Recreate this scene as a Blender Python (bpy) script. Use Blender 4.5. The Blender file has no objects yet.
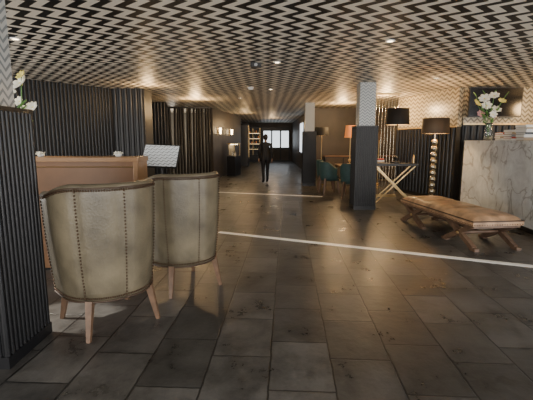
import bpy, math, random
from mathutils import Vector, Matrix
random.seed(4)
C=bpy.context
D2R=math.radians
# ---------------------------------------------------------------- materials
def mat(name,col,rough=.5,metal=0.,emit=None,es=0.,noise=0.,nscale=8.,bump=0.,bscale=40.,spec=.5,trans=0.):
    m=bpy.data.materials.new(name); m.use_nodes=True
    nt=m.node_tree; b=nt.nodes['Principled BSDF']
    b.inputs['Base Color'].default_value=(*col,1); b.inputs['Roughness'].default_value=rough
    b.inputs['Metallic'].default_value=metal
    b.inputs['Specular IOR Level'].default_value=spec
    b.inputs['Transmission Weight'].default_value=trans
    if emit: 
        b.inputs['Emission Color'].default_value=(*emit,1); b.inputs['Emission Strength'].default_value=es
    tc=nt.nodes.new('ShaderNodeTexCoord')
    if noise>0:
        n=nt.nodes.new('ShaderNodeTexNoise'); n.inputs['Scale'].default_value=nscale; n.inputs['Detail'].default_value=6
        r=nt.nodes.new('ShaderNodeValToRGB')
        r.color_ramp.elements[0].position=.3; r.color_ramp.elements[1].position=.7
        r.color_ramp.elements[0].color=(*[c*(1-noise) for c in col],1)
        r.color_ramp.elements[1].color=(*[min(1,c*(1+noise)) for c in col],1)
        nt.links.new(tc.outputs['Object'],n.inputs['Vector']); nt.links.new(n.outputs['Fac'],r.inputs['Fac'])
        nt.links.new(r.outputs['Color'],b.inputs['Base Color'])
    if bump>0:
        n=nt.nodes.new('ShaderNodeTexNoise'); n.inputs['Scale'].default_value=bscale; n.inputs['Detail'].default_value=4
        bp=nt.nodes.new('ShaderNodeBump'); bp.inputs['Strength'].default_value=bump; bp.inputs['Distance'].default_value=.01
        nt.links.new(tc.outputs['Object'],n.inputs['Vector']); nt.links.new(n.outputs['Fac'],bp.inputs['Height'])
        nt.links.new(bp.outputs['Normal'],b.inputs['Normal'])
    return m
def mth(nt,op,a,b=None,c=None):
    n=nt.nodes.new('ShaderNodeMath'); n.operation=op
    for i,v in enumerate((a,b,c)):
        if v is None: continue
        if isinstance(v,(int,float)): n.inputs[i].default_value=v
        else: nt.links.new(v,n.inputs[i])
    return n.outputs[0]
def zigzag_mat(name,half,amp,pitch,c1,c2,rough=.6,axes='XY',duty=.5,metal=0.):
    m=bpy.data.materials.new(name); m.use_nodes=True; nt=m.node_tree; b=nt.nodes['Principled BSDF']
    g=nt.nodes.new('ShaderNodeNewGeometry'); s=nt.nodes.new('ShaderNodeSeparateXYZ')
    nt.links.new(g.outputs['Position'],s.inputs[0])
    if axes=='XY': u,v=s.outputs['X'],s.outputs['Y']
    elif axes=='YX': u,v=s.outputs['Y'],s.outputs['X']
    else: u,v=mth(nt,'ADD',s.outputs['X'],s.outputs['Y']),s.outputs['Z']
    t=mth(nt,'PINGPONG',mth(nt,'ADD',u,30.),half)
    w=mth(nt,'MULTIPLY',t,amp/half)
    f=mth(nt,'FRACT',mth(nt,'DIVIDE',mth(nt,'ADD',mth(nt,'ADD',v,w),10.),pitch))
    k=mth(nt,'GREATER_THAN',f,duty)
    mx=nt.nodes.new('ShaderNodeMix'); mx.data_type='RGBA'
    nt.links.new(k,mx.inputs[0]); mx.inputs[6].default_value=(*c1,1); mx.inputs[7].default_value=(*c2,1)
    nt.links.new(mx.outputs[2],b.inputs['Base Color'])
    b.inputs['Roughness'].default_value=rough; b.inputs['Metallic'].default_value=metal
    return m
def floor_mat():
    m=bpy.data.materials.new('slate_tile_floor'); m.use_nodes=True; nt=m.node_tree; b=nt.nodes['Principled BSDF']
    g=nt.nodes.new('ShaderNodeNewGeometry')
    mp=nt.nodes.new('ShaderNodeMapping'); mp.inputs['Rotation'].default_value=(0,0,D2R(93)); mp.inputs['Location'].default_value=(.2,.1,0)
    nt.links.new(g.outputs['Position'],mp.inputs[0])
    br=nt.nodes.new('ShaderNodeTexBrick'); br.inputs['Scale'].default_value=1
    br.inputs['Brick Width'].default_value=.56; br.inputs['Row Height'].default_value=.40; br.offset=.37
    br.inputs['Mortar Size'].default_value=.008; br.inputs['Mortar Smooth'].default_value=.5
    br.inputs['Color1'].default_value=(.044,.043,.042,1); br.inputs['Color2'].default_value=(.092,.089,.085,1)
    br.inputs['Mortar'].default_value=(.014,.014,.014,1)
    nd=nt.nodes.new('ShaderNodeTexNoise'); nd.inputs['Scale'].default_value=9.; nd.inputs['Detail'].default_value=3
    nt.links.new(mp.outputs[0],nd.inputs['Vector'])
    vs=nt.nodes.new('ShaderNodeVectorMath'); vs.operation='SUBTRACT'; vs.inputs[1].default_value=(.5,.5,.5); nt.links.new(nd.outputs['Color'],vs.inputs[0])
    vm=nt.nodes.new('ShaderNodeVectorMath'); vm.operation='SCALE'; vm.inputs['Scale'].default_value=.014; nt.links.new(vs.outputs[0],vm.inputs[0])
    va=nt.nodes.new('ShaderNodeVectorMath'); va.operation='ADD'; nt.links.new(mp.outputs[0],va.inputs[0]); nt.links.new(vm.outputs[0],va.inputs[1])
    nt.links.new(va.outputs[0],br.inputs['Vector'])
    n=nt.nodes.new('ShaderNodeTexNoise'); n.inputs['Scale'].default_value=2.6; n.inputs['Detail'].default_value=10; n.inputs['Roughness'].default_value=.72
    nt.links.new(mp.outputs[0],n.inputs['Vector'])
    mx=nt.nodes.new('ShaderNodeMix'); mx.data_type='RGBA'; mx.blend_type='OVERLAY'; mx.inputs[0].default_value=1.
    rr=nt.nodes.new('ShaderNodeMapRange'); rr.inputs[1].default_value=.32; rr.inputs[2].default_value=.68; rr.inputs[3].default_value=.18; rr.inputs[4].default_value=.9
    nt.links.new(n.outputs['Fac'],rr.inputs[0])
    nt.links.new(br.outputs['Color'],mx.inputs[6]); nt.links.new(rr.outputs[0],mx.inputs[7])
    nt.links.new(mx.outputs[2],b.inputs['Base Color'])
    r=nt.nodes.new('ShaderNodeMapRange'); r.inputs[1].default_value=.32; r.inputs[2].default_value=.68; r.inputs[3].default_value=.23; r.inputs[4].default_value=.46
    nt.links.new(n.outputs['Fac'],r.inputs[0]); nt.links.new(r.outputs[0],b.inputs['Roughness'])
    n2=nt.nodes.new('ShaderNodeTexNoise'); n2.inputs['Scale'].default_value=6.; n2.inputs['Detail'].default_value=8; n2.inputs['Roughness'].default_value=.55
    nt.links.new(mp.outputs[0],n2.inputs['Vector'])
    h=mth(nt,'SUBTRACT',mth(nt,'MULTIPLY',n2.outputs['Fac'],1.2),mth(nt,'MULTIPLY',br.outputs['Fac'],.9))
    bp=nt.nodes.new('ShaderNodeBump'); bp.inputs['Strength'].default_value=.45; bp.inputs['Distance'].default_value=.014
    nt.links.new(h,bp.inputs['Height']); nt.links.new(bp.outputs[0],b.inputs['Normal'])
    return m
def marble_mat():
    m=bpy.data.materials.new('grey_marble'); m.use_nodes=True; nt=m.node_tree; b=nt.nodes['Principled BSDF']
    tc=nt.nodes.new('ShaderNodeTexCoord')
    n=nt.nodes.new('ShaderNodeTexNoise'); n.inputs['Scale'].default_value=3.; n.inputs['Detail'].default_value=12; n.inputs['Distortion'].default_value=.5; n.inputs['Roughness'].default_value=.75
    nt.links.new(tc.outputs['Object'],n.inputs['Vector'])
    r=nt.nodes.new('ShaderNodeValToRGB'); e=r.color_ramp.elements
    e[0].position=.3; e[0].color=(.40,.44,.47,1); e[1].position=.72; e[1].color=(.74,.79,.82,1)
    nt.links.new(n.outputs['Fac'],r.inputs[0])
    n2=nt.nodes.new('ShaderNodeTexNoise'); n2.inputs['Scale'].default_value=1.6; n2.inputs['Detail'].default_value=8; n2.inputs['Distortion'].default_value=1.
    nt.links.new(tc.outputs['Object'],n2.inputs['Vector'])
    v=mth(nt,'ABSOLUTE',mth(nt,'SUBTRACT',n2.outputs['Fac'],.5))
    mr=nt.nodes.new('ShaderNodeMapRange'); mr.inputs[1].default_value=0; mr.inputs[2].default_value=.025; mr.inputs[3].default_value=.75; mr.inputs[4].default_value=0
    nt.links.new(v,mr.inputs[0])
    mx=nt.nodes.new('ShaderNodeMix'); mx.data_type='RGBA'; nt.links.new(mr.outputs[0],mx.inputs[0]); nt.links.new(r.outputs[0],mx.inputs[6]); mx.inputs[7].default_value=(.18,.19,.2,1)
    nt.links.new(mx.outputs[2],b.inputs['Base Color'])
    b.inputs['Roughness'].default_value=.3
    return m
M={}
M['floor']=floor_mat(); M['marble']=marble_mat()
M['ceil']=zigzag_mat('zigzag_ceiling',.135,.155,.21,(.006,.006,.006),(.90,.82,.69),.5,'YX',.5)
M['mosaic']=zigzag_mat('mosaic_column',.05,.05,.06,(.20,.22,.23),(.48,.49,.47),.3,'Z',.4)
M['mosaicg']=zigzag_mat('mosaic_wall',.07,.07,.1,(.16,.13,.085),(.5,.43,.3),.3,'Z',.45)
M['black']=mat('black_lacquer_reeding',(.008,.0085,.0105),.38)
M['wallblk']=mat('dark_wall_panel',(.009,.0085,.0085),.5)
M['slat']=mat('black_slat',(.01,.01,.01),.4)
M['brownwall']=mat('bronze_wall',(.055,.042,.03),.5,noise=.3,nscale=2)
M['greywall']=mat('grey_plaster',(.20,.18,.15),.7,noise=.1)
M['shell']=mat('dark_shell_wall',(.05,.045,.04),.7,noise=.2)
M['leather']=mat('aged_olive_leather',(.145,.122,.08),.38,noise=.45,nscale=4,bump=.25,bscale=60)
M['leatherd']=mat('leather_piping',(.06,.036,.022),.5)
M['nail']=mat('antique_nailhead',(.09,.055,.035),.35,metal=.8)
M['legwood']=mat('oak_leg',(.16,.095,.058),.45,noise=.25,nscale=14)
M['desk']=mat('desk_wood',(.20,.10,.045),.4,noise=.2,nscale=3)
M['desktop']=mat('desk_leather_top',(.34,.19,.09),.4,noise=.15)
M['benchl']=mat('bench_tan_leather',(.42,.26,.15),.34,noise=.45,nscale=7,bump=.3,bscale=25)
M['benchw']=mat('bench_wood',(.14,.085,.055),.45,noise=.3,nscale=12)
M['gold']=mat('brass',(.55,.40,.2),.3,metal=1)
M['silver']=mat('pale_gold_metal',(.5,.44,.34),.25,metal=1)
M['shade']=mat('black_lampshade',(.012,.011,.011),.7)
M['shadeb']=mat('brown_lampshade',(.06,.038,.022),.7)
M['shadein']=mat('lampshade_lining',(.8,.55,.25),.6,emit=(1,.62,.25),es=2.)
M['oshade']=mat('amber_shade',(.6,.2,.06),.6,emit=(1,.32,.08),es=.4)
M['glow']=mat('warm_bulb',(1,.8,.5),.5,emit=(1,.75,.42),es=18)
M['glowl']=mat('shelf_light',(1,.8,.5),.5,emit=(1,.72,.4),es=4)
M['glowc']=mat('cool_window_glow',(.8,.85,.9),.5,emit=(.85,.93,1),es=1.8)
M['teal']=mat('teal_velvet',(.025,.065,.065),.6,noise=.2)
M['screen']=mat('tv_screen',(.004,.004,.005),.15)
M['plastic']=mat('black_plastic',(.01,.01,.01),.4)
M['paper']=mat('paper_white',(.8,.79,.75),.6)
M['red']=mat('book_red',(.4,.05,.03),.5); M['grey']=mat('book_grey',(.3,.3,.3),.5); M['tan']=mat('book_tan',(.45,.33,.2),.5)
M['petal']=mat('petal_white',(.9,.88,.76),.6); M['yellow']=mat('petal_yellow',(.8,.7,.2),.6); M['pink']=mat('petal_pink',(.6,.3,.3),.6)
M['green']=mat('stem_green',(.09,.22,.05),.6)
M['glass']=mat('vase_glass',(.85,.9,.9),.05,trans=.95)
M['cabglass']=mat('cabinet_smoked_glass',(.03,.035,.035),.08,spec=.8)
M['streak']=mat('painted_light_streak',(.97,.95,.90),.35)  # pale colour painted in place of sunlight streaks on the floor
M['suit']=mat('black_suit',(.01,.01,.012),.7); M['skin']=mat('skin',(.42,.25,.17),.55); M['hair']=mat('dark_hair',(.015,.011,.008),.6)
M['white']=mat('white_ceramic',(.8,.8,.78),.3)
M['print']=zigzag_mat('printed_sheet',.03,.02,.035,(.25,.28,.3),(.8,.84,.86),.5,'Z',.25)
# ---------------------------------------------------------------- mesh builder
class B:
    def __init__(s): s.v=[];s.f=[];s.m=[];s.sm=[];s.mats=[]
    def mi(s,k):
        if k not in s.mats: s.mats.append(k)
        return s.mats.index(k)
    def add(s,vs,fs,k,smooth=False):
        o=len(s.v); s.v+= [tuple(v) for v in vs]; i=s.mi(k)
        for f in fs: s.f.append([o+a for a in f]); s.m.append(i); s.sm.append(smooth)
    def box(s,c,d,k,rz=0,mtx=None):
        x,y,z=[a/2 for a in d]
        P=[Vector(p) for p in ((-x,-y,-z),(x,-y,-z),(x,y,-z),(-x,y,-z),(-x,-y,z),(x,-y,z),(x,y,z),(-x,y,z))]
        R=mtx if mtx else Matrix.Rotation(rz,3,'Z')
        s.add([R@p+Vector(c) for p in P],[(0,3,2,1),(4,5,6,7),(0,1,5,4),(1,2,6,5),(2,3,7,6),(3,0,4,7)],k)
    def tube(s,p0,p1,r0,r1,k,n=10,smooth=True,ph=0):
        p0=Vector(p0);p1=Vector(p1); q=(p1-p0).normalized().to_track_quat('Z','Y')
        vs=[];fs=[]
        for p,r in ((p0,r0),(p1,r1)):
            for i in range(n):
                a=2*math.pi*i/n+ph; vs.append(p+q@Vector((r*math.cos(a),r*math.sin(a),0)))
        for i in range(n): fs.append((i,(i+1)%n,n+(i+1)%n,n+i))
        s.add(vs,fs,k,smooth); s.add(vs[:n],[tuple(reversed(range(n)))],k); s.add(vs[n:],[tuple(range(n))],k)
    def lathe(s,prof,c,k,n=24,sx=1,sy=1):
        vs=[];fs=[]
        for r,z in prof:
            for i in range(n):
                a=2*math.pi*i/n; vs.append((c[0]+r*math.cos(a)*sx,c[1]+r*math.sin(a)*sy,c[2]+z))
        for j in range(len(prof)-1):
            for i in range(n): fs.append((j*n+i,j*n+(i+1)%n,(j+1)*n+(i+1)%n,(j+1)*n+i))
        s.add(vs,fs,k,True)
    def ball(s,c,r,k,n=10,sc=(1,1,1),mtx=None):
        m=max(4,n//2+1); vs=[];fs=[]
        for j in range(m+1):
            t=math.pi*j/m
            for i in range(n):
                a=2*math.pi*i/n; p=Vector((r*math.sin(t)*math.cos(a)*sc[0],r*math.sin(t)*math.sin(a)*sc[1],-r*math.cos(t)*sc[2]))
                if mtx: p=mtx@p
                vs.append(p+Vector(c))
        for j in range(m):
            for i in range(n): fs.append((j*n+i,j*n+(i+1)%n,(j+1)*n+(i+1)%n,(j+1)*n+i))
        s.add(vs,fs,k,True)
    def path(s,pts,r0,r1,k,n=6):
        for i in range(len(pts)-1):
            a=i/(len(pts)-1);b=(i+1)/(len(pts)-1)
            s.tube(pts[i],pts[i+1],r0+(r1-r0)*a,r0+(r1-r0)*b,k,n)
    def build(s,name,loc=(0,0,0),rz=0,bevel=0,parent=None):
        me=bpy.data.meshes.new(name); me.from_pydata(s.v,[],s.f)
        for k in s.mats: me.materials.append(M[k])
        for p,i,sm in zip(me.polygons,s.m,s.sm): p.material_index=i; p.use_smooth=sm
        me.update(); o=bpy.data.objects.new(name,me); C.collection.objects.link(o)
        o.location=loc; o.rotation_euler=(0,0,rz)
        if bevel:
            md=o.modifiers.new('bev','BEVEL'); md.width=bevel; md.segments=2; md.limit_method='ANGLE'
        if parent: o.parent=parent
        return o
H=2.6
# ---------------------------------------------------------------- shell
def slab(name,x0,x1,y0,y1,z0,z1,k):
    b=B(); b.box(((x0+x1)/2,(y0+y1)/2,(z0+z1)/2),(x1-x0,y1-y0,z1-z0),k); return b.build(name)
slab('floor',-7,8,-4,27,-.1,0,'floor')
slab('ceiling',-7,8,-4,27,H,H+.1,'ceil')
slab('wall_left',-7,-6.9,-4,27,0,H,'shell')
slab('wall_far',-6.9,7.9,26.9,27,0,H,'brownwall')
slab('wall_right',7.9,8,-4,27,0,H,'shell')
b=B()
for x in (-6.6,-3.3,0,3.3,6.6,7.6): b.box((x,-3.95,H/2),(.35,.1,H),'shell')
b.box((.5,-3.95,H-.1),(14.8,.1,.2),'shell'); b.box((.5,-3.95,.12),(14.8,.1,.24),'shell')
b.build('wall_near')
def seg_wall(name,p,q,th,k,z0=0,z1=H,ribs=None,ribk='black',ribw=.05):
    p=Vector(p);q=Vector(q);d=q-p;L=d.length;a=math.atan2(d.y,d.x)
    b=B(); b.box((L/2,th/2,(z0+z1)/2),(L,th,z1-z0),k)
    if ribs:
        n=int(L/ribw)
        for i in range(n):
            x=(i+.5)*ribw; b.tube((x,0,ribs[0]),(x,0,ribs[1]),ribw*.36,ribw*.36,ribk,8)
    return b.build(name,(p.x,p.y,0),a)
seg_wall('wall_left_reeded',(-5.6,6.4),(-3.5,9.1),.12,'wallblk',ribs=(.1,H),ribw=.075)
seg_wall('wall_left_pier',(-3.5,9.1),(-2.78,9.1),.6,'wallblk',ribs=(.1,H),ribw=.12)
seg_wall('wall_left_passage',(-3.9,12.3),(-3.1,12.3),.12,'wallblk',ribs=(.1,H),ribw=.1)
seg_wall('wall_left_back',(-6.9,17.2),(-2.0,17.2),.1,'greywall')
seg_wall('wall_corridor_left',(-1.95,14.4),(-1.3,20),.12,'brownwall')
seg_wall('wall_corridor_left_far',(-1.6,20.0),(-1.5,26.9),.12,'brownwall')
seg_wall('wall_corridor_right',(1.75,27),(1.75,14.6),.12,'brownwall')
seg_wall('wall_lounge_back',(1.87,14.6),(7.9,14.6),.12,'brownwall')
def two_tone(name,p,q,th,zc):
    p=Vector(p);q=Vector(q);d=q-p;L=d.length;a=math.atan2(d.y,d.x)
    b=B(); b.box((L/2,th/2,zc/2),(L,th,zc),'wallblk'); b.box((L/2,th/2,(zc+H)/2),(L,th,H-zc),'mosaicg')
    b.box((L/2,-.01,zc),(L,.03,.03),'gold')
    for i in range(int(L/.14)): b.tube(((i+.5)*.14,0,.1),((i+.5)*.14,0,zc-.03),.04,.04,'black',8)
    return b.build(name,(p.x,p.y,0),a)
two_tone('wall_right_lounge',(3.7,11.2),(4.25,8.85),.12,1.75)
two_tone('wall_right_reception',(4.38,8.85),(7.88,8.85),.12,1.8)
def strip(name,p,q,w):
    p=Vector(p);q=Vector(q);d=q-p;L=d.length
    b=B(); b.box((L/2,0,.002),(L,w,.004),'streak'); b.build(name,(p.x,p.y,0),math.atan2(d.y,d.x))
strip('light_streak_1',(-.76,6.06),(3.75,4.06),.1)  # bright streak of light built as a thin pale strip
strip('light_streak_2',(-1.5,10.9),(1.45,10.0),.08)  # second streak, the same painted light
# ---------------------------------------------------------------- columns
def column(name,x,y,zb=1.7,w=.5):
    b=B()
    b.box((0,0,zb/2),(w-.03,w-.03,zb),'black'); b.box((0,0,zb-.015),(w,w,.03),'black'); b.box((0,0,.04),(w,w,.08),'black')
    n=12
    for i in range(n):
        t=-w/2+(i+.5)*w/n
        for sx in (-1,1):
            b.tube((t,sx*(w/2-.015),.08),(t,sx*(w/2-.015),zb-.03),.015,.015,'black',8)
            b.tube((sx*(w/2-.015),t,.08),(sx*(w/2-.015),t,zb-.03),.015,.015,'black',8)
    b.box((0,0,(zb+H)/2),(w*.7,w*.7,H-zb),'mosaic')
    return b.build(name,(x,y,0))
column('column',-1.89,2.55,1.66); column('column',2.06,8.3,1.74,.46); column('column',1.36,12.6,1.72,.42)
# ---------------------------------------------------------------- tub chair
def tub_chair(name,loc,rz,R=.38,arm=.2,zb=.28,zt=1.15,za=1.07,lk='leather',nails=True,th=.07,leg='legwood',taper=.13,seatz=.5):
    b=B()
    path=[]
    nA=5;nC=36
    for i in range(nA): path.append((R,arm*(1-i/nA),1,0))
    for i in range(nC+1):
        a=-math.pi*i/nC
        path.append((R*math.cos(a),R*math.sin(a),math.cos(a),math.sin(a)))
    for i in range(1,nA+1): path.append((-R,arm*i/nA,-1,0))
    N=len(path)
    def top(i):
        s=abs(i/(N-1)-.5)*2
        e=max(0,(s-.45)/.55); e=e*e*(3-2*e)
        return zt-(zt-za)*e
    def sc(z): return 1-taper*(1-(z-zb)/(zt-zb))
    seams=[nA+nC*f for f in (.22,.5,.78)] if nails else []
    nZ=12
    def off(i,z):
        o=0
        for s in seams: o-=.012*math.exp(-((i-s)/.8)**2)
        o+=.012*math.sin(math.pi*min(1,max(0,(z-zb)/(zt-zb))))
        return o
    def out(i,z,o=0):
        x,y,nx,ny=path[i]; k=sc(z); d=off(i,z)+o
        return (x*k+nx*d,y*k+ny*d,z)
    cols=[]
    for i in range(N):
        x,y,nx,ny=path[i]; t=top(i); c=[]
        for j in range(nZ+1): c.append(out(i,zb+(t-.03-zb)*j/nZ))
        k=sc(t)
        for a in (30,60,90,120,150):
            a=D2R(a); d=-th/2+th/2*math.cos(a); c.append((x*k+nx*d,y*k+ny*d,t-.03+.03*math.sin(a)))
        for j in range(nZ+1):
            z=t-.03-(t-.03-zb)*j/nZ; k=sc(z); c.append((x*k-nx*th,y*k-ny*th,z))
        cols.append(c)
    m=len(cols[0]); V=[v for c in cols for v in c]; F=[]
    for i in range(N-1):
        for j in range(m-1): F.append((i*m+j,i*m+j+1,(i+1)*m+j+1,(i+1)*m+j))
        F.append((i*m+m-1,i*m,(i+1)*m,(i+1)*m+m-1))
    b.add(V,F,lk,True); b.add(cols[0],[tuple(range(m))],lk); b.add(cols[-1],[tuple(reversed(range(m)))],lk)
    def pad(z0,z1,sh,k):
        pts=[]
        for (x,y,nx,ny) in path[::2]:
            pts.append(((x-nx*sh)*.9,(y-ny*sh)*.9))
        pts.append((-(R-sh)*.9,arm+.06)); pts.insert(0,((R-sh)*.9,arm+.06))
        n=len(pts); ring=[]
        for z,s in ((z0,1),(z1-.03,1),(z1-.008,.97),(z1,.9)):
            ring+= [(p[0]*s,p[1]*s,z) for p in pts]
        f=[tuple(range(n))[::-1],tuple(range(3*n,4*n))]
        for q in range(3):
            for i in range(n): f.append((q*n+i,q*n+(i+1)%n,(q+1)*n+(i+1)%n,(q+1)*n+i))
        b.add(ring,f,k,True)
    pad(zb-.01,seatz-.12,.03,lk); pad(seatz-.12,seatz,.075,lk)
    for i in range(N-1):
        b.tube(out(i,zb+.005,.002),out(i+1,zb+.005,.002),.008,.008,'leatherd' if nails else lk,6)
        if nails: b.tube(out(i,top(i)-.03,.002),out(i+1,top(i+1)-.03,.002),.007,.007,'leatherd',6)
    if nails:
        for s in seams:
            s=int(s)
            for j in range(1,34):
                z=zb+(top(s)-.03-zb)*j/34; b.ball(out(s,z,.006),.007,'nail',6)
        for i in range(N-1):
            for h in (0,.5):
                p=Vector(out(i,top(i)-.045,.004))*(1-h)+Vector(out(i+1,top(i+1)-.045,.004))*h
                b.ball(p,.008,'nail',6)
                p=Vector(out(i,zb+.03,.003))*(1-h)+Vector(out(i+1,zb+.03,.003))*h
                b.ball(p,.007,'nail',6)
        for e in (0,N-1):
            for j in range(1,30):
                z=zb+(top(e)-.05-zb)*j/30; q=Vector(out(e,z,.003)); q.y-=.02; b.ball(q,.008,'nail',6)
    for sx in (-1,1):
        for sy in (-1,1):
            lx=R*.6; ly=R*.6
            b.tube((sx*lx,sy*ly,zb+.01),(sx*(lx+.045),sy*(ly+.045),0),.036,.02,leg,4,False,math.pi/4)
    return b.build(name,(loc[0],loc[1],0),rz)
tub_chair('tub_armchair',(-1.285,3.025),D2R(45),R=.39)
tub_chair('tub_armchair',(-.85,3.81),D2R(40))
# ---------------------------------------------------------------- reception desk
b=B()
b.box((0,0,.62),(1.75,.32,1.2),'desk'); b.box((0,0,1.24),(1.81,.38,.05),'desktop'); b.box((0,0,.04),(1.7,.28,.08),'black')
for x in (-.87,.87): b.box((x,-.005,.62),(.05,.35,1.2),'desktop')
b.box((0,-.165,1.16),(1.7,.012,.012),'gold')
b.build('reception_desk',(-2.29,4.4,0),bevel=.008)
b=B()
b.tube((0,0,.0),(0,0,.03),.15,.15,'plastic',24); b.tube((0,0,.03),(0,0,1.2),.02,.02,'plastic',12)
R=Matrix.Rotation(D2R(58),3,'X')@Matrix.Rotation(D2R(4),3,'Y')
b.box((0,0,1.25),(.46,.32,.02),'plastic',mtx=R)
b.box(Vector((0,0,1.25))+R@Vector((0,0,.014)),(.43,.29,.008),'print',mtx=R)
b.build('menu_lectern',(-1.31,4.86,0),D2R(-8))
def flower(b,c,r,k,n=6,tilt=None):
    tilt=tilt or Matrix.Rotation(random.uniform(-.2,1.2),3,'X')@Matrix.Rotation(random.uniform(-.6,.6),3,'Y')
    for i in range(n):
        a=2*math.pi*i/n; R=tilt@Matrix.Rotation(a,3,'Z')@Matrix.Rotation(-.35,3,'Y')
        b.ball(Vector(c)+R@Vector((r*.55,0,0)),r*.55,k,8,(1,.65,.2),mtx=R)
    b.ball(c,r*.22,'yellow',6)
def bouquet(name,loc,heads,vr,vh,vk='glass'):
    b=B()
    b.lathe([(0,.0),(vr*.8,0),(vr,vh*.3),(vr*.75,vh*.75),(vr*.6,vh*.85),(vr*.85,vh),(vr*.8,vh),(vr*.55,vh*.85),(vr*.7,vh*.7),(vr*.9,vh*.3),(vr*.7,.02),(0,.02)],(0,0,0),vk,20)
    for (x,y,z,r,k) in heads:
        pts=[]
        for i in range(7):
            t=i/6; pts.append((x*t**1.8-.015*x*(1-t),y*t**1.8,.03+(z-.03)*t))
        b.path(pts,.006,.004,'green',5)
        if k=='leaf':
            R=Matrix.Rotation(math.atan2(y,x),3,'Z')@Matrix.Rotation(-.9,3,'Y'); b.ball((x,y,z),r,'green',8,(1,.3,.08),mtx=R)
        else: flower(b,(x,y,z),r,k,7,Matrix.Rotation(random.uniform(.7,1.3),3,'X')@Matrix.Rotation(random.uniform(-.5,.5),3,'Y'))
        if r>.03:
            R=Matrix.Rotation(math.atan2(y,x)+.5,3,'Z')@Matrix.Rotation(-.7,3,'Y'); b.ball((x*.45,y*.45,z*.66),.08,'green',8,(1,.35,.1),mtx=R)
    return b.build(name,loc)
bouquet('flower_vase',(-2.68,4.35,1.267),[(.03,.0,.78,.10,'petal'),(.07,-.04,.86,.06,'yellow'),(.08,.02,.5,.10,'petal'),(-.10,.0,.70,.07,'petal'),(-.03,.05,.6,.06,'petal'),(.14,0,.53,.07,'petal')],.07,.3,'white')
def potflower(name,loc):
    b=B(); b.lathe([(0,0),(.03,0),(.04,.03),(.035,.03),(0,.025)],(0,0,0),'white',16)
    for i in range(4):
        a=i*1.6; flower(b,(.03*math.cos(a),.03*math.sin(a),.035),.028,'petal',5)
    b.build(name,loc)
potflower('potted_flower',(-2.50,4.35,1.265)); potflower('potted_flower',(-1.66,4.4,1.265))
# ---------------------------------------------------------------- slat screen
b=B(); L=1.75; b.box((L/2,0,.03),(L,.08,.06),'slat'); b.box((L/2,0,H-.03),(L,.08,.06),'slat')
n=16
for i in range(n):
    x=.04+i*(L-.08)/(n-1); dx=random.uniform(-.05,.05)
    b.tube((x,0,.05),(min(L,max(0,x+dx)),0,H-.05),.05,.05,'slat',6,False)
b.build('slat_screen',(-3.75,14.0,0),D2R(4))
# ---------------------------------------------------------------- marble counter
b=B(); L=4.1
b.box((.4,L/2,.76),(.8,L,1.32),'marble'); b.box((.4,L/2,1.43),(.82,L+.02,.02),'marble'); b.box((.43,L/2,.05),(.74,L-.06,.1),'black')
b.build('marble_reception_counter',(3.93,4.45,0),D2R(-5))
# ---------------------------------------------------------------- bench
def bench(name,loc,rz):
    b=B(); L=2.05; W=.72
    nx,ny=16,48; vs=[];fs=[]
    for j in range(ny+1):
        for i in range(nx+1):
            u=i/nx*2-1; v=j/ny*2-1
            e=max(0,(1-abs(u)**5))*max(0,(1-abs(v)**12))
            g=math.exp(-(abs(v)-.34)**2/.0008)
            z=.395+.075*e**.5-.022*g*e+.010*abs(math.sin(math.pi*(v+1)*1.5))*e
            vs.append((u*W/2,v*L/2,z))
    for j in range(ny):
        for i in range(nx): q=j*(nx+1)+i; fs.append((q,q+1,q+nx+2,q+nx+1))
    b.add(vs,fs,'benchl',True)
    b.box((0,0,.365),(W,L,.062),'benchl')
    for s in (-1,1):
        b.tube((s*W/2,-L/2,.395),(s*W/2,L/2,.395),.009,.009,'leatherd',8)
        b.tube((-W/2,s*L/2,.395),(W/2,s*L/2,.395),.009,.009,'leatherd',8)
        for j in range(60): b.ball((s*(W/2+.001),-L/2+.02+j*(L-.04)/59,.348),.008,'nail',6)
        for j in range(20): b.ball((-W/2+.02+j*(W-.04)/19,s*(L/2+.001),.348),.008,'nail',6)
    b.box((0,0,.32),(W-.05,L-.05,.04),'benchw')
    for s in (-1,1):
        y=s*(L/2-.36)
        for sx in (-1,1):
            x=sx*(W/2-.06)
            for d in (-1,1):
                p0=Vector((x,y-d*.32,.025)); p1=Vector((x,y+d*.28,.32))
                v=(p1-p0); a=math.atan2(v.z,v.y)
                b.box((p0+p1)/2,(.06,v.length,.065),'benchw',mtx=Matrix.Rotation(a,3,'X'))
                b.box((x,y-d*.33,.018),(.065,.12,.036),'benchw')
            b.ball((x+sx*.03,y,.175),.025,'gold',8)
        b.tube((-(W/2-.06),y,.175),((W/2-.06),y,.175),.024,.024,'benchw',8)
    b.tube((0,-L/2+.36,.175),(0,L/2-.36,.175),.022,.022,'benchw',8)
    b.build(name,loc,rz)
bench('xframe_bench',(2.92,6.02,0),D2R(7))
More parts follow.
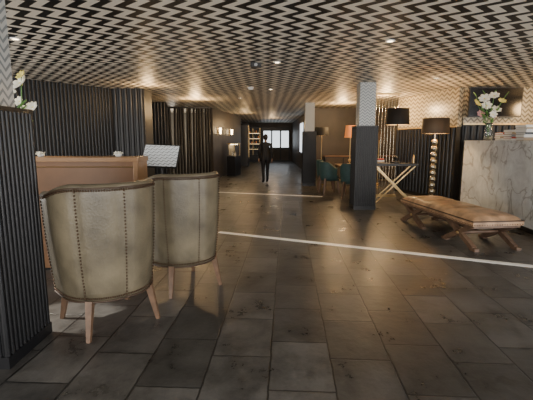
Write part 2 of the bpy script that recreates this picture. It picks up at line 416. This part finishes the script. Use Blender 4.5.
# ---------------------------------------------------------------- lamps
def lamp(name,loc,h,shr,shh,k='shade',base='balls',bk='silver',tilt=.9,glow=None):
    b=B()
    b.tube((0,0,0),(0,0,.03),shr*.45,shr*.45,bk,20)
    if base=='balls':
        z=.03; r=.07
        while z+2*r<h-shh+.02:
            b.ball((0,0,z+r),r,bk,14,(1,1,1)); z+=2*r*.93
        b.tube((0,0,z-.02),(0,0,h-.08),.012,.012,bk,8)
    elif base=='stem':
        b.tube((0,0,.03),(0,0,h-.06),.014,.012,bk,8); b.ball((0,0,.12),.05,bk,12)
    b.lathe([(shr,h-shh),(shr*tilt,h),(shr*tilt-.006,h),(shr-.006,h-shh)],(0,0,0),k,32)
    b.lathe([(shr-.008,h-shh+.004),(shr*tilt-.008,h-.004)],(0,0,0),'shadein',32)
    b.ball((0,0,h-shh*.5),.04,'glow',10)
    for a in (0,2.09,4.19): b.tube((0,0,h-.05),((shr*tilt-.008)*math.cos(a),(shr*tilt-.008)*math.sin(a),h-.02),.004,.004,bk,5)
    return b.build(name,loc)
lamp('floor_lamp',(3.56,8.35,0),1.9,.28,.32,'shadeb','balls','silver',.94)
b=B(); W=1.0
b.box((0,0,.9),(W,.4,.05),'black')
for y in (-.16,.16):
    for d in (-1,1):
        p0=Vector((-d*.44,y,.01)); p1=Vector((d*.44,y,.88)); v=p1-p0; a=math.atan2(v.z,v.x)
        b.box((p0+p1)/2,(v.length,.022,.025),'gold',mtx=Matrix.Rotation(-a,3,'Y'))
for s in (-1,1): b.box((s*.44,0,.02),(.03,.36,.03),'gold')
b.build('console_table',(2.92,8.95,0),D2R(-4))
lamp('table_lamp',(2.96,8.97,.927),1.22,.26,.36,'shade','stem','plastic',.9)
b=B()
for i,(h,k) in enumerate([(.02,'tan'),(.055,'paper'),(.09,'red')]): b.box((0,0,h),(.2-.02*i,.17,.034),k,rz=.1*i)
b.build('book_stack',(2.57,8.93,.928))
b=B()
b.tube((0,0,0),(0,0,.12),.03,.03,'gold',10); b.tube((0,0,.12),(0,0,.19),.03,.01,'gold',10); b.build('decorative_bottle',(3.34,8.9,.928))
b=B(); b.box((.3,0,.03),(.62,.1,.06),'gold'); b.box((.3,0,H-.02),(.62,.1,.04),'gold')
for i in range(8): b.tube((.02+i*.08,0,.05),(.02+i*.08,0,H-.03),.008,.008,'silver',8)
b.build('brass_rod_screen',(2.72,10.0,0))
b=B(); b.box((0,0,.73),(.95,1.4,.05),'desk')
for sx in (-1,1):
    for sy in (-1,1): b.tube((sx*.38,sy*.6,.0),(sx*.42,sy*.62,.71),.02,.03,'benchw',8)
b.build('dining_table',(2.5,10.95,0),bevel=.005)
for (x,y,r) in ((1.72,10.6,-80),(1.74,11.4,-95),(2.12,9.72,-10)):
    tub_chair('dining_chair',(x,y),D2R(r),R=.29,arm=.12,zb=.42,zt=.88,za=.72,lk='teal',nails=False,th=.045,leg='benchw',seatz=.52)
lamp('table_lamp',(2.38,11.2,.757),1.1,.17,.34,'oshade','stem','gold',.8)
lamp('floor_lamp',(1.78,12.75,0),1.85,.24,.26,'shade','stem','gold',.9)
lamp('floor_lamp',(3.4,11.9,0),1.7,.2,.26,'shadeb','stem','gold',.85)
b=B(); b.box((0,0,.45),(2.6,.45,.8),'black'); b.box((0,0,.87),(2.66,.5,.04),'desk')
for i in range(4): b.box((-.97+i*.65,-.235,.47),(.6,.02,.7),'brownwall'); b.ball((-.75+i*.65,-.26,.5),.02,'gold',8)
b.box((0,0,.03),(2.4,.4,.06),'gold'); b.build('sideboard',(3.4,14.25,0))
# ---------------------------------------------------------------- TV
b=B(); b.box((0,0,0),(1.15,.05,.63),'plastic'); b.box((0,-.027,0),(1.11,.005,.59),'screen'); b.box((0,.07,0),(.3,.12,.2),'plastic')
b.build('wall_tv',(4.98,8.71,2.26))
b=B()
cols=['paper','red','grey','tan','paper','black','paper','tan']
for s,(x,y,n) in enumerate(((0,0,5),(.02,-.36,6),(.0,.34,4))):
    z=0
    for i in range(n):
        h=random.uniform(.03,.055); w=random.uniform(.2,.24); l=random.uniform(.26,.31); a=random.uniform(-.12,.12)
        b.box((x,y,z+h/2),(w,l,h*.98),cols[(i+s*3)%8],rz=a); b.box((x-.003,y,z+h/2),(w,l-.01,h*.6),'paper',rz=a); z+=h
b.build('book_stack',(4.42,7.05,1.442),D2R(-5))
bouquet('flower_vase',(4.43,7.9,1.442),[(-.16,-.05,.8,.11,'petal'),(.05,.0,.86,.1,'petal'),(-.05,.06,.68,.1,'petal'),(.2,-.02,.76,.08,'yellow'),(-.28,0,.72,.09,'yellow'),(.14,.05,.6,.1,'petal'),(-.16,.05,.52,.08,'pink'),(.0,-.1,.5,.08,'petal'),(-.33,.0,.9,.06,'leaf'),(.3,.0,.9,.07,'leaf'),(.12,.1,.95,.07,'leaf'),(-.1,.1,.95,.07,'leaf')],.09,.34)
# ---------------------------------------------------------------- far end
def glass_cabinet(name,loc,rz,w=1.0,lit=True):
    b=B(); h=2.3
    b.box((0,.18,h/2),(w,.04,h),'black')
    for s in (-1,1): b.box((s*w/2,0,h/2),(.05,.4,h),'black')
    b.box((0,0,.25),(w,.4,.5),'black'); b.box((0,0,h),(w+.05,.42,.06),'black')
    for z in (.85,1.2,1.55,1.9):
        b.box((0,0,z),(w-.05,.34,.02),'cabglass')
        if lit: b.box((0,.14,z-.018),(w-.1,.02,.012),'glowl')
        for i in range(6):
            x=-w*.38+i*w*.15; q=random.uniform(.1,.2)
            b.tube((x,0,z+.01),(x,0,z+q),.03,.014,random.choice(['gold','grey','oshade','green','silver']),8)
    for s in (-1,0,1): b.box((s*(w/2-.015),-.2,h/2+.2),(.03,.02,h-.5),'gold')
    b.build(name,loc,rz)
glass_cabinet('display_cabinet',(-.9,26.5,0),0,.95)
glass_cabinet('display_cabinet',(-1.2,22.2,0),D2R(90),1.2)
b=B(); b.box((0,0,1.15),(1.9,.08,2.3),'black')
for i in range(3): 
    b.box((-.6+i*.6,-.045,1.5),(.5,.01,1.1),'glowc'); b.box((-.6+i*.6,-.045,.45),(.5,.012,.7),'brownwall')
    b.tube((-.6+i*.6+.27,-.07,.95),(-.6+i*.6+.27,-.07,1.2),.012,.012,'gold',8)
b.build('door_1',(.65,26.8,0))
b=B(); b.box((0,0,0),(.1,1.7,1.5),'black')
for i in range(3): b.box((-.055,-.55+i*.55,0),(.01,.48,1.35),'glowc')
b.build('window_1',(1.7,18.6,1.55))
def sconce(name,loc,rz):
    b=B(); b.box((0,0,0),(.09,.03,.3),'gold'); b.tube((0,-.03,0),(0,-.09,0),.012,.012,'gold',8)
    b.tube((0,-.1,-.1),(0,-.1,.12),.035,.045,'glow',12); b.tube((0,-.1,-.12),(0,-.1,-.1),.05,.05,'gold',12)
    b.build(name,loc,rz)
for t in (.12,.5): sconce('wall_sconce',(-1.95+.65*t+.02,14.4+5.6*t,1.78),D2R(83.4))
sconce('wall_sconce',(1.72,15.3,1.75),D2R(-90))
b=B(); b.box((0,0,.4),(.7,.35,.8),'black'); b.box((0,.12,1.05),(.66,.04,.45),'greywall')
b.box((0,0,1.3),(.7,.35,.04),'gold'); b.box((0,-.02,1.272),(.6,.1,.015),'glow')
for s in (-1,1): b.tube((s*.33,-.15,.8),(s*.33,-.15,1.3),.012,.012,'gold',6)
for i in range(4): b.tube((-.22+i*.15,0,.8),(-.22+i*.15,0,.98),.03,.015,'silver',8)
b.build('bar_cabinet',(-1.35,16.2,0),D2R(75))
# ---------------------------------------------------------------- ceiling fittings
def downlight(x,y,on=True):
    b=B(); b.lathe([(.055,0),(.055,-.012),(.04,-.012),(.036,0)],(0,0,0),'white',20); b.tube((0,0,-.001),(0,0,-.006),.034,.034,'glow' if on else 'plastic',16)
    b.build('ceiling_downlight',(x,y,H))
DL=[(1.45,4.8),(.16,6.07),(-2.88,4.7),(-.73,11.1),(.1,9.2),(3.2,7.6),(-.3,14.5)]
for x,y in DL: downlight(x,y)
b=B(); b.box((0,0,-.03),(.16,.1,.06),'plastic'); b.tube((0,-.05,-.03),(0,-.055,-.03),.025,.025,'grey',10); b.build('ceiling_speaker',(-.16,6.15,H))
b=B(); b.lathe([(0,-.05),(.05,-.05),(.07,0)],(0,0,0),'white',16); b.build('smoke_detector',(-.35,8.9,H))
# ---------------------------------------------------------------- person
per=bpy.data.objects.new('person',None); C.collection.objects.link(per)
def skin(name,verts,edges,k,lv=2,root=0):
    me=bpy.data.meshes.new(name); me.from_pydata([v[:3] for v in verts],edges,[]); me.materials.append(M[k])
    o=bpy.data.objects.new(name,me); C.collection.objects.link(o)
    md=o.modifiers.new('skin','SKIN'); md.use_smooth_shade=True
    for i,v in enumerate(verts):
        sv=me.skin_vertices[0].data[i]; r=v[3]; sv.radius=r if isinstance(r,tuple) else (r,r); sv.use_root=(i==root)
    s=o.modifiers.new('sub','SUBSURF'); s.levels=lv; s.render_levels=lv
    o.parent=per; return o
vb=[(0,0,.93,(.15,.105)),(0,0,1.08,(.135,.095)),(0,.01,1.25,(.16,.105)),(0,0,1.40,(.15,.085)),(0,0,1.49,(.06,.06)),
 (-.08,0,.88,.095),(-.085,.04,.50,.068),(-.085,-.05,.11,.05),(-.085,.05,.045,.042),(-.09,.15,.035,.035),
 (.08,0,.88,.095),(.085,.10,.50,.068),(.085,.12,.11,.05),(.085,.20,.045,.042),(.09,.29,.035,.035),
 (-.19,0,1.40,.06),(-.24,-.03,1.13,.047),(-.23,.08,.89,.034),
 (.19,0,1.40,.06),(.24,-.05,1.13,.047),(.24,.0,.88,.034)]
eb=[(0,1),(1,2),(2,3),(3,4),(0,5),(5,6),(6,7),(7,8),(8,9),(0,10),(10,11),(11,12),(12,13),(13,14),(3,15),(15,16),(16,17),(3,18),(18,19),(19,20)]
skin('clothed_body',vb,eb,'suit')
skin('neck',[(0,0,1.46,.05),(0,.01,1.56,.048)],[(0,1)],'skin',1)
b=B()
b.ball((0,.01,1.645),.1,'skin',20,(.78,.92,1.15)); b.ball((0,-.012,1.665),.103,'hair',20,(.82,.93,1.08))
b.ball((0,.108,1.635),.016,'skin',8,(.8,1,1.4)); b.ball((0,.093,1.59),.02,'pink',8,(1.2,.4,.35))
for s in (-1,1):
    b.ball((s*.032,.09,1.655),.011,'white',8); b.ball((s*.032,.099,1.655),.006,'hair',6); b.ball((s*.079,.005,1.635),.022,'skin',8,(.35,.7,1.2))
b.build('head',parent=per)
for s,(hx,hy,hz) in ((-1,(-.23,.085,.87)),(1,(.24,.005,.86))):
    n='left' if s<0 else 'right'
    skin('palm_'+n,[(hx,hy,hz+.03,(.025,.025)),(hx,hy+.005,hz-.03,(.018,.036)),(hx,hy+.008,hz-.07,(.015,.036))],[(0,1),(1,2)],'skin',1)
    for f,(dy,l) in enumerate(((.03,.065),(.01,.078),(-.01,.072),(-.03,.056))):
        y=hy+.008+dy
        skin('finger_%s_%d'%(n,f+1),[(hx,y,hz-.06,.009),(hx,y+.002,hz-.07-l*.45,.0085),(hx-s*.012,y+.004,hz-.07-l*.8,.008),(hx-s*.025,y+.004,hz-.07-l,.007)],[(0,1),(1,2),(2,3)],'skin',1)
    skin('thumb_'+n,[(hx,hy+.025,hz-.01,.011),(hx-s*.01,hy+.055,hz-.045,.010),(hx-s*.015,hy+.062,hz-.08,.008)],[(0,1),(1,2)],'skin',1)
per.location=(-.03,13.3,0); per.scale=(.93,.93,.93); per.rotation_euler=(0,0,D2R(10))
# ---------------------------------------------------------------- lights
def light(name,t,loc,e,col=(1,1,1),size=None,aim=None,**kw):
    l=bpy.data.lights.new(name,t); l.energy=e; l.color=col
    if t=='AREA': l.shape='RECTANGLE'; l.size,l.size_y=size
    elif size is not None: l.shadow_soft_size=size
    for k,v in kw.items(): setattr(l,k,v)
    o=bpy.data.objects.new(name,l); C.collection.objects.link(o); o.location=loc
    if aim: o.rotation_euler=(Vector(aim)-Vector(loc)).to_track_quat('-Z','Y').to_euler()
    return o
light('daylight_near_windows','AREA',(.5,-3.8,1.2),660,(1,.96,.9),(13,2.1),(.5,5,2.0))
light('right_fill_light','AREA',(7.8,1.5,1.3),400,(.98,.98,1),(5,2.1),(0,4.5,2.0))  # unseen fill light added to brighten the ceiling; this wall has no window
light('daylight_left_window','AREA',(-6.8,3.6,1.4),300,(1,.96,.9),(3,2),(0,5,1.8))
for x,y in DL: light('downlight_beam','SPOT',(x,y,H-.03),65,(1,.84,.6),.08,(x,y,0),spot_size=D2R(90),spot_blend=1.)
light('sun_patch','SPOT',(-3.6,3.1,2.3),900,(1,.93,.8),.02,(-1.66,3.05,0),spot_size=D2R(14),spot_blend=.5)
W=(1,.64,.30)
light('lounge_glow','POINT',(3.1,10.4,2.25),100,W,.1)
light('lounge_glow','POINT',(2.4,12.6,2.25),75,W,.1)
light('lounge_glow','POINT',(3.56,8.3,1.75),50,W,.05)
light('lounge_glow','POINT',(5.6,13,2.0),50,W,.15)
light('reception_glow','POINT',(6.3,7.5,2.2),70,W,.15)
light('corridor_glow','POINT',(-.9,17,2.1),25,W,.1)
light('corridor_glow','POINT',(.3,21,2.2),25,W,.1)
light('side_room_glow','POINT',(-3.6,15.6,1.6),75,(1,.9,.75),.3)
light('left_room_glow','POINT',(-2.0,11.3,2.3),55,W,.1)
light('left_room_glow','POINT',(-2.5,8.5,2.35),24,W,.1)
w=bpy.data.worlds.new('world'); C.scene.world=w; w.use_nodes=True
w.node_tree.nodes['Background'].inputs[0].default_value=(.7,.8,1,1); w.node_tree.nodes['Background'].inputs[1].default_value=.8
# ---------------------------------------------------------------- camera
cd=bpy.data.cameras.new('camera'); cam=bpy.data.objects.new('camera',cd); C.collection.objects.link(cam)
cd.sensor_width=36; cd.lens=390/533*36; cd.clip_start=.05
cam.location=(0,0,1.45); cam.rotation_euler=(D2R(90-8.75),0,0)
C.scene.camera=cam
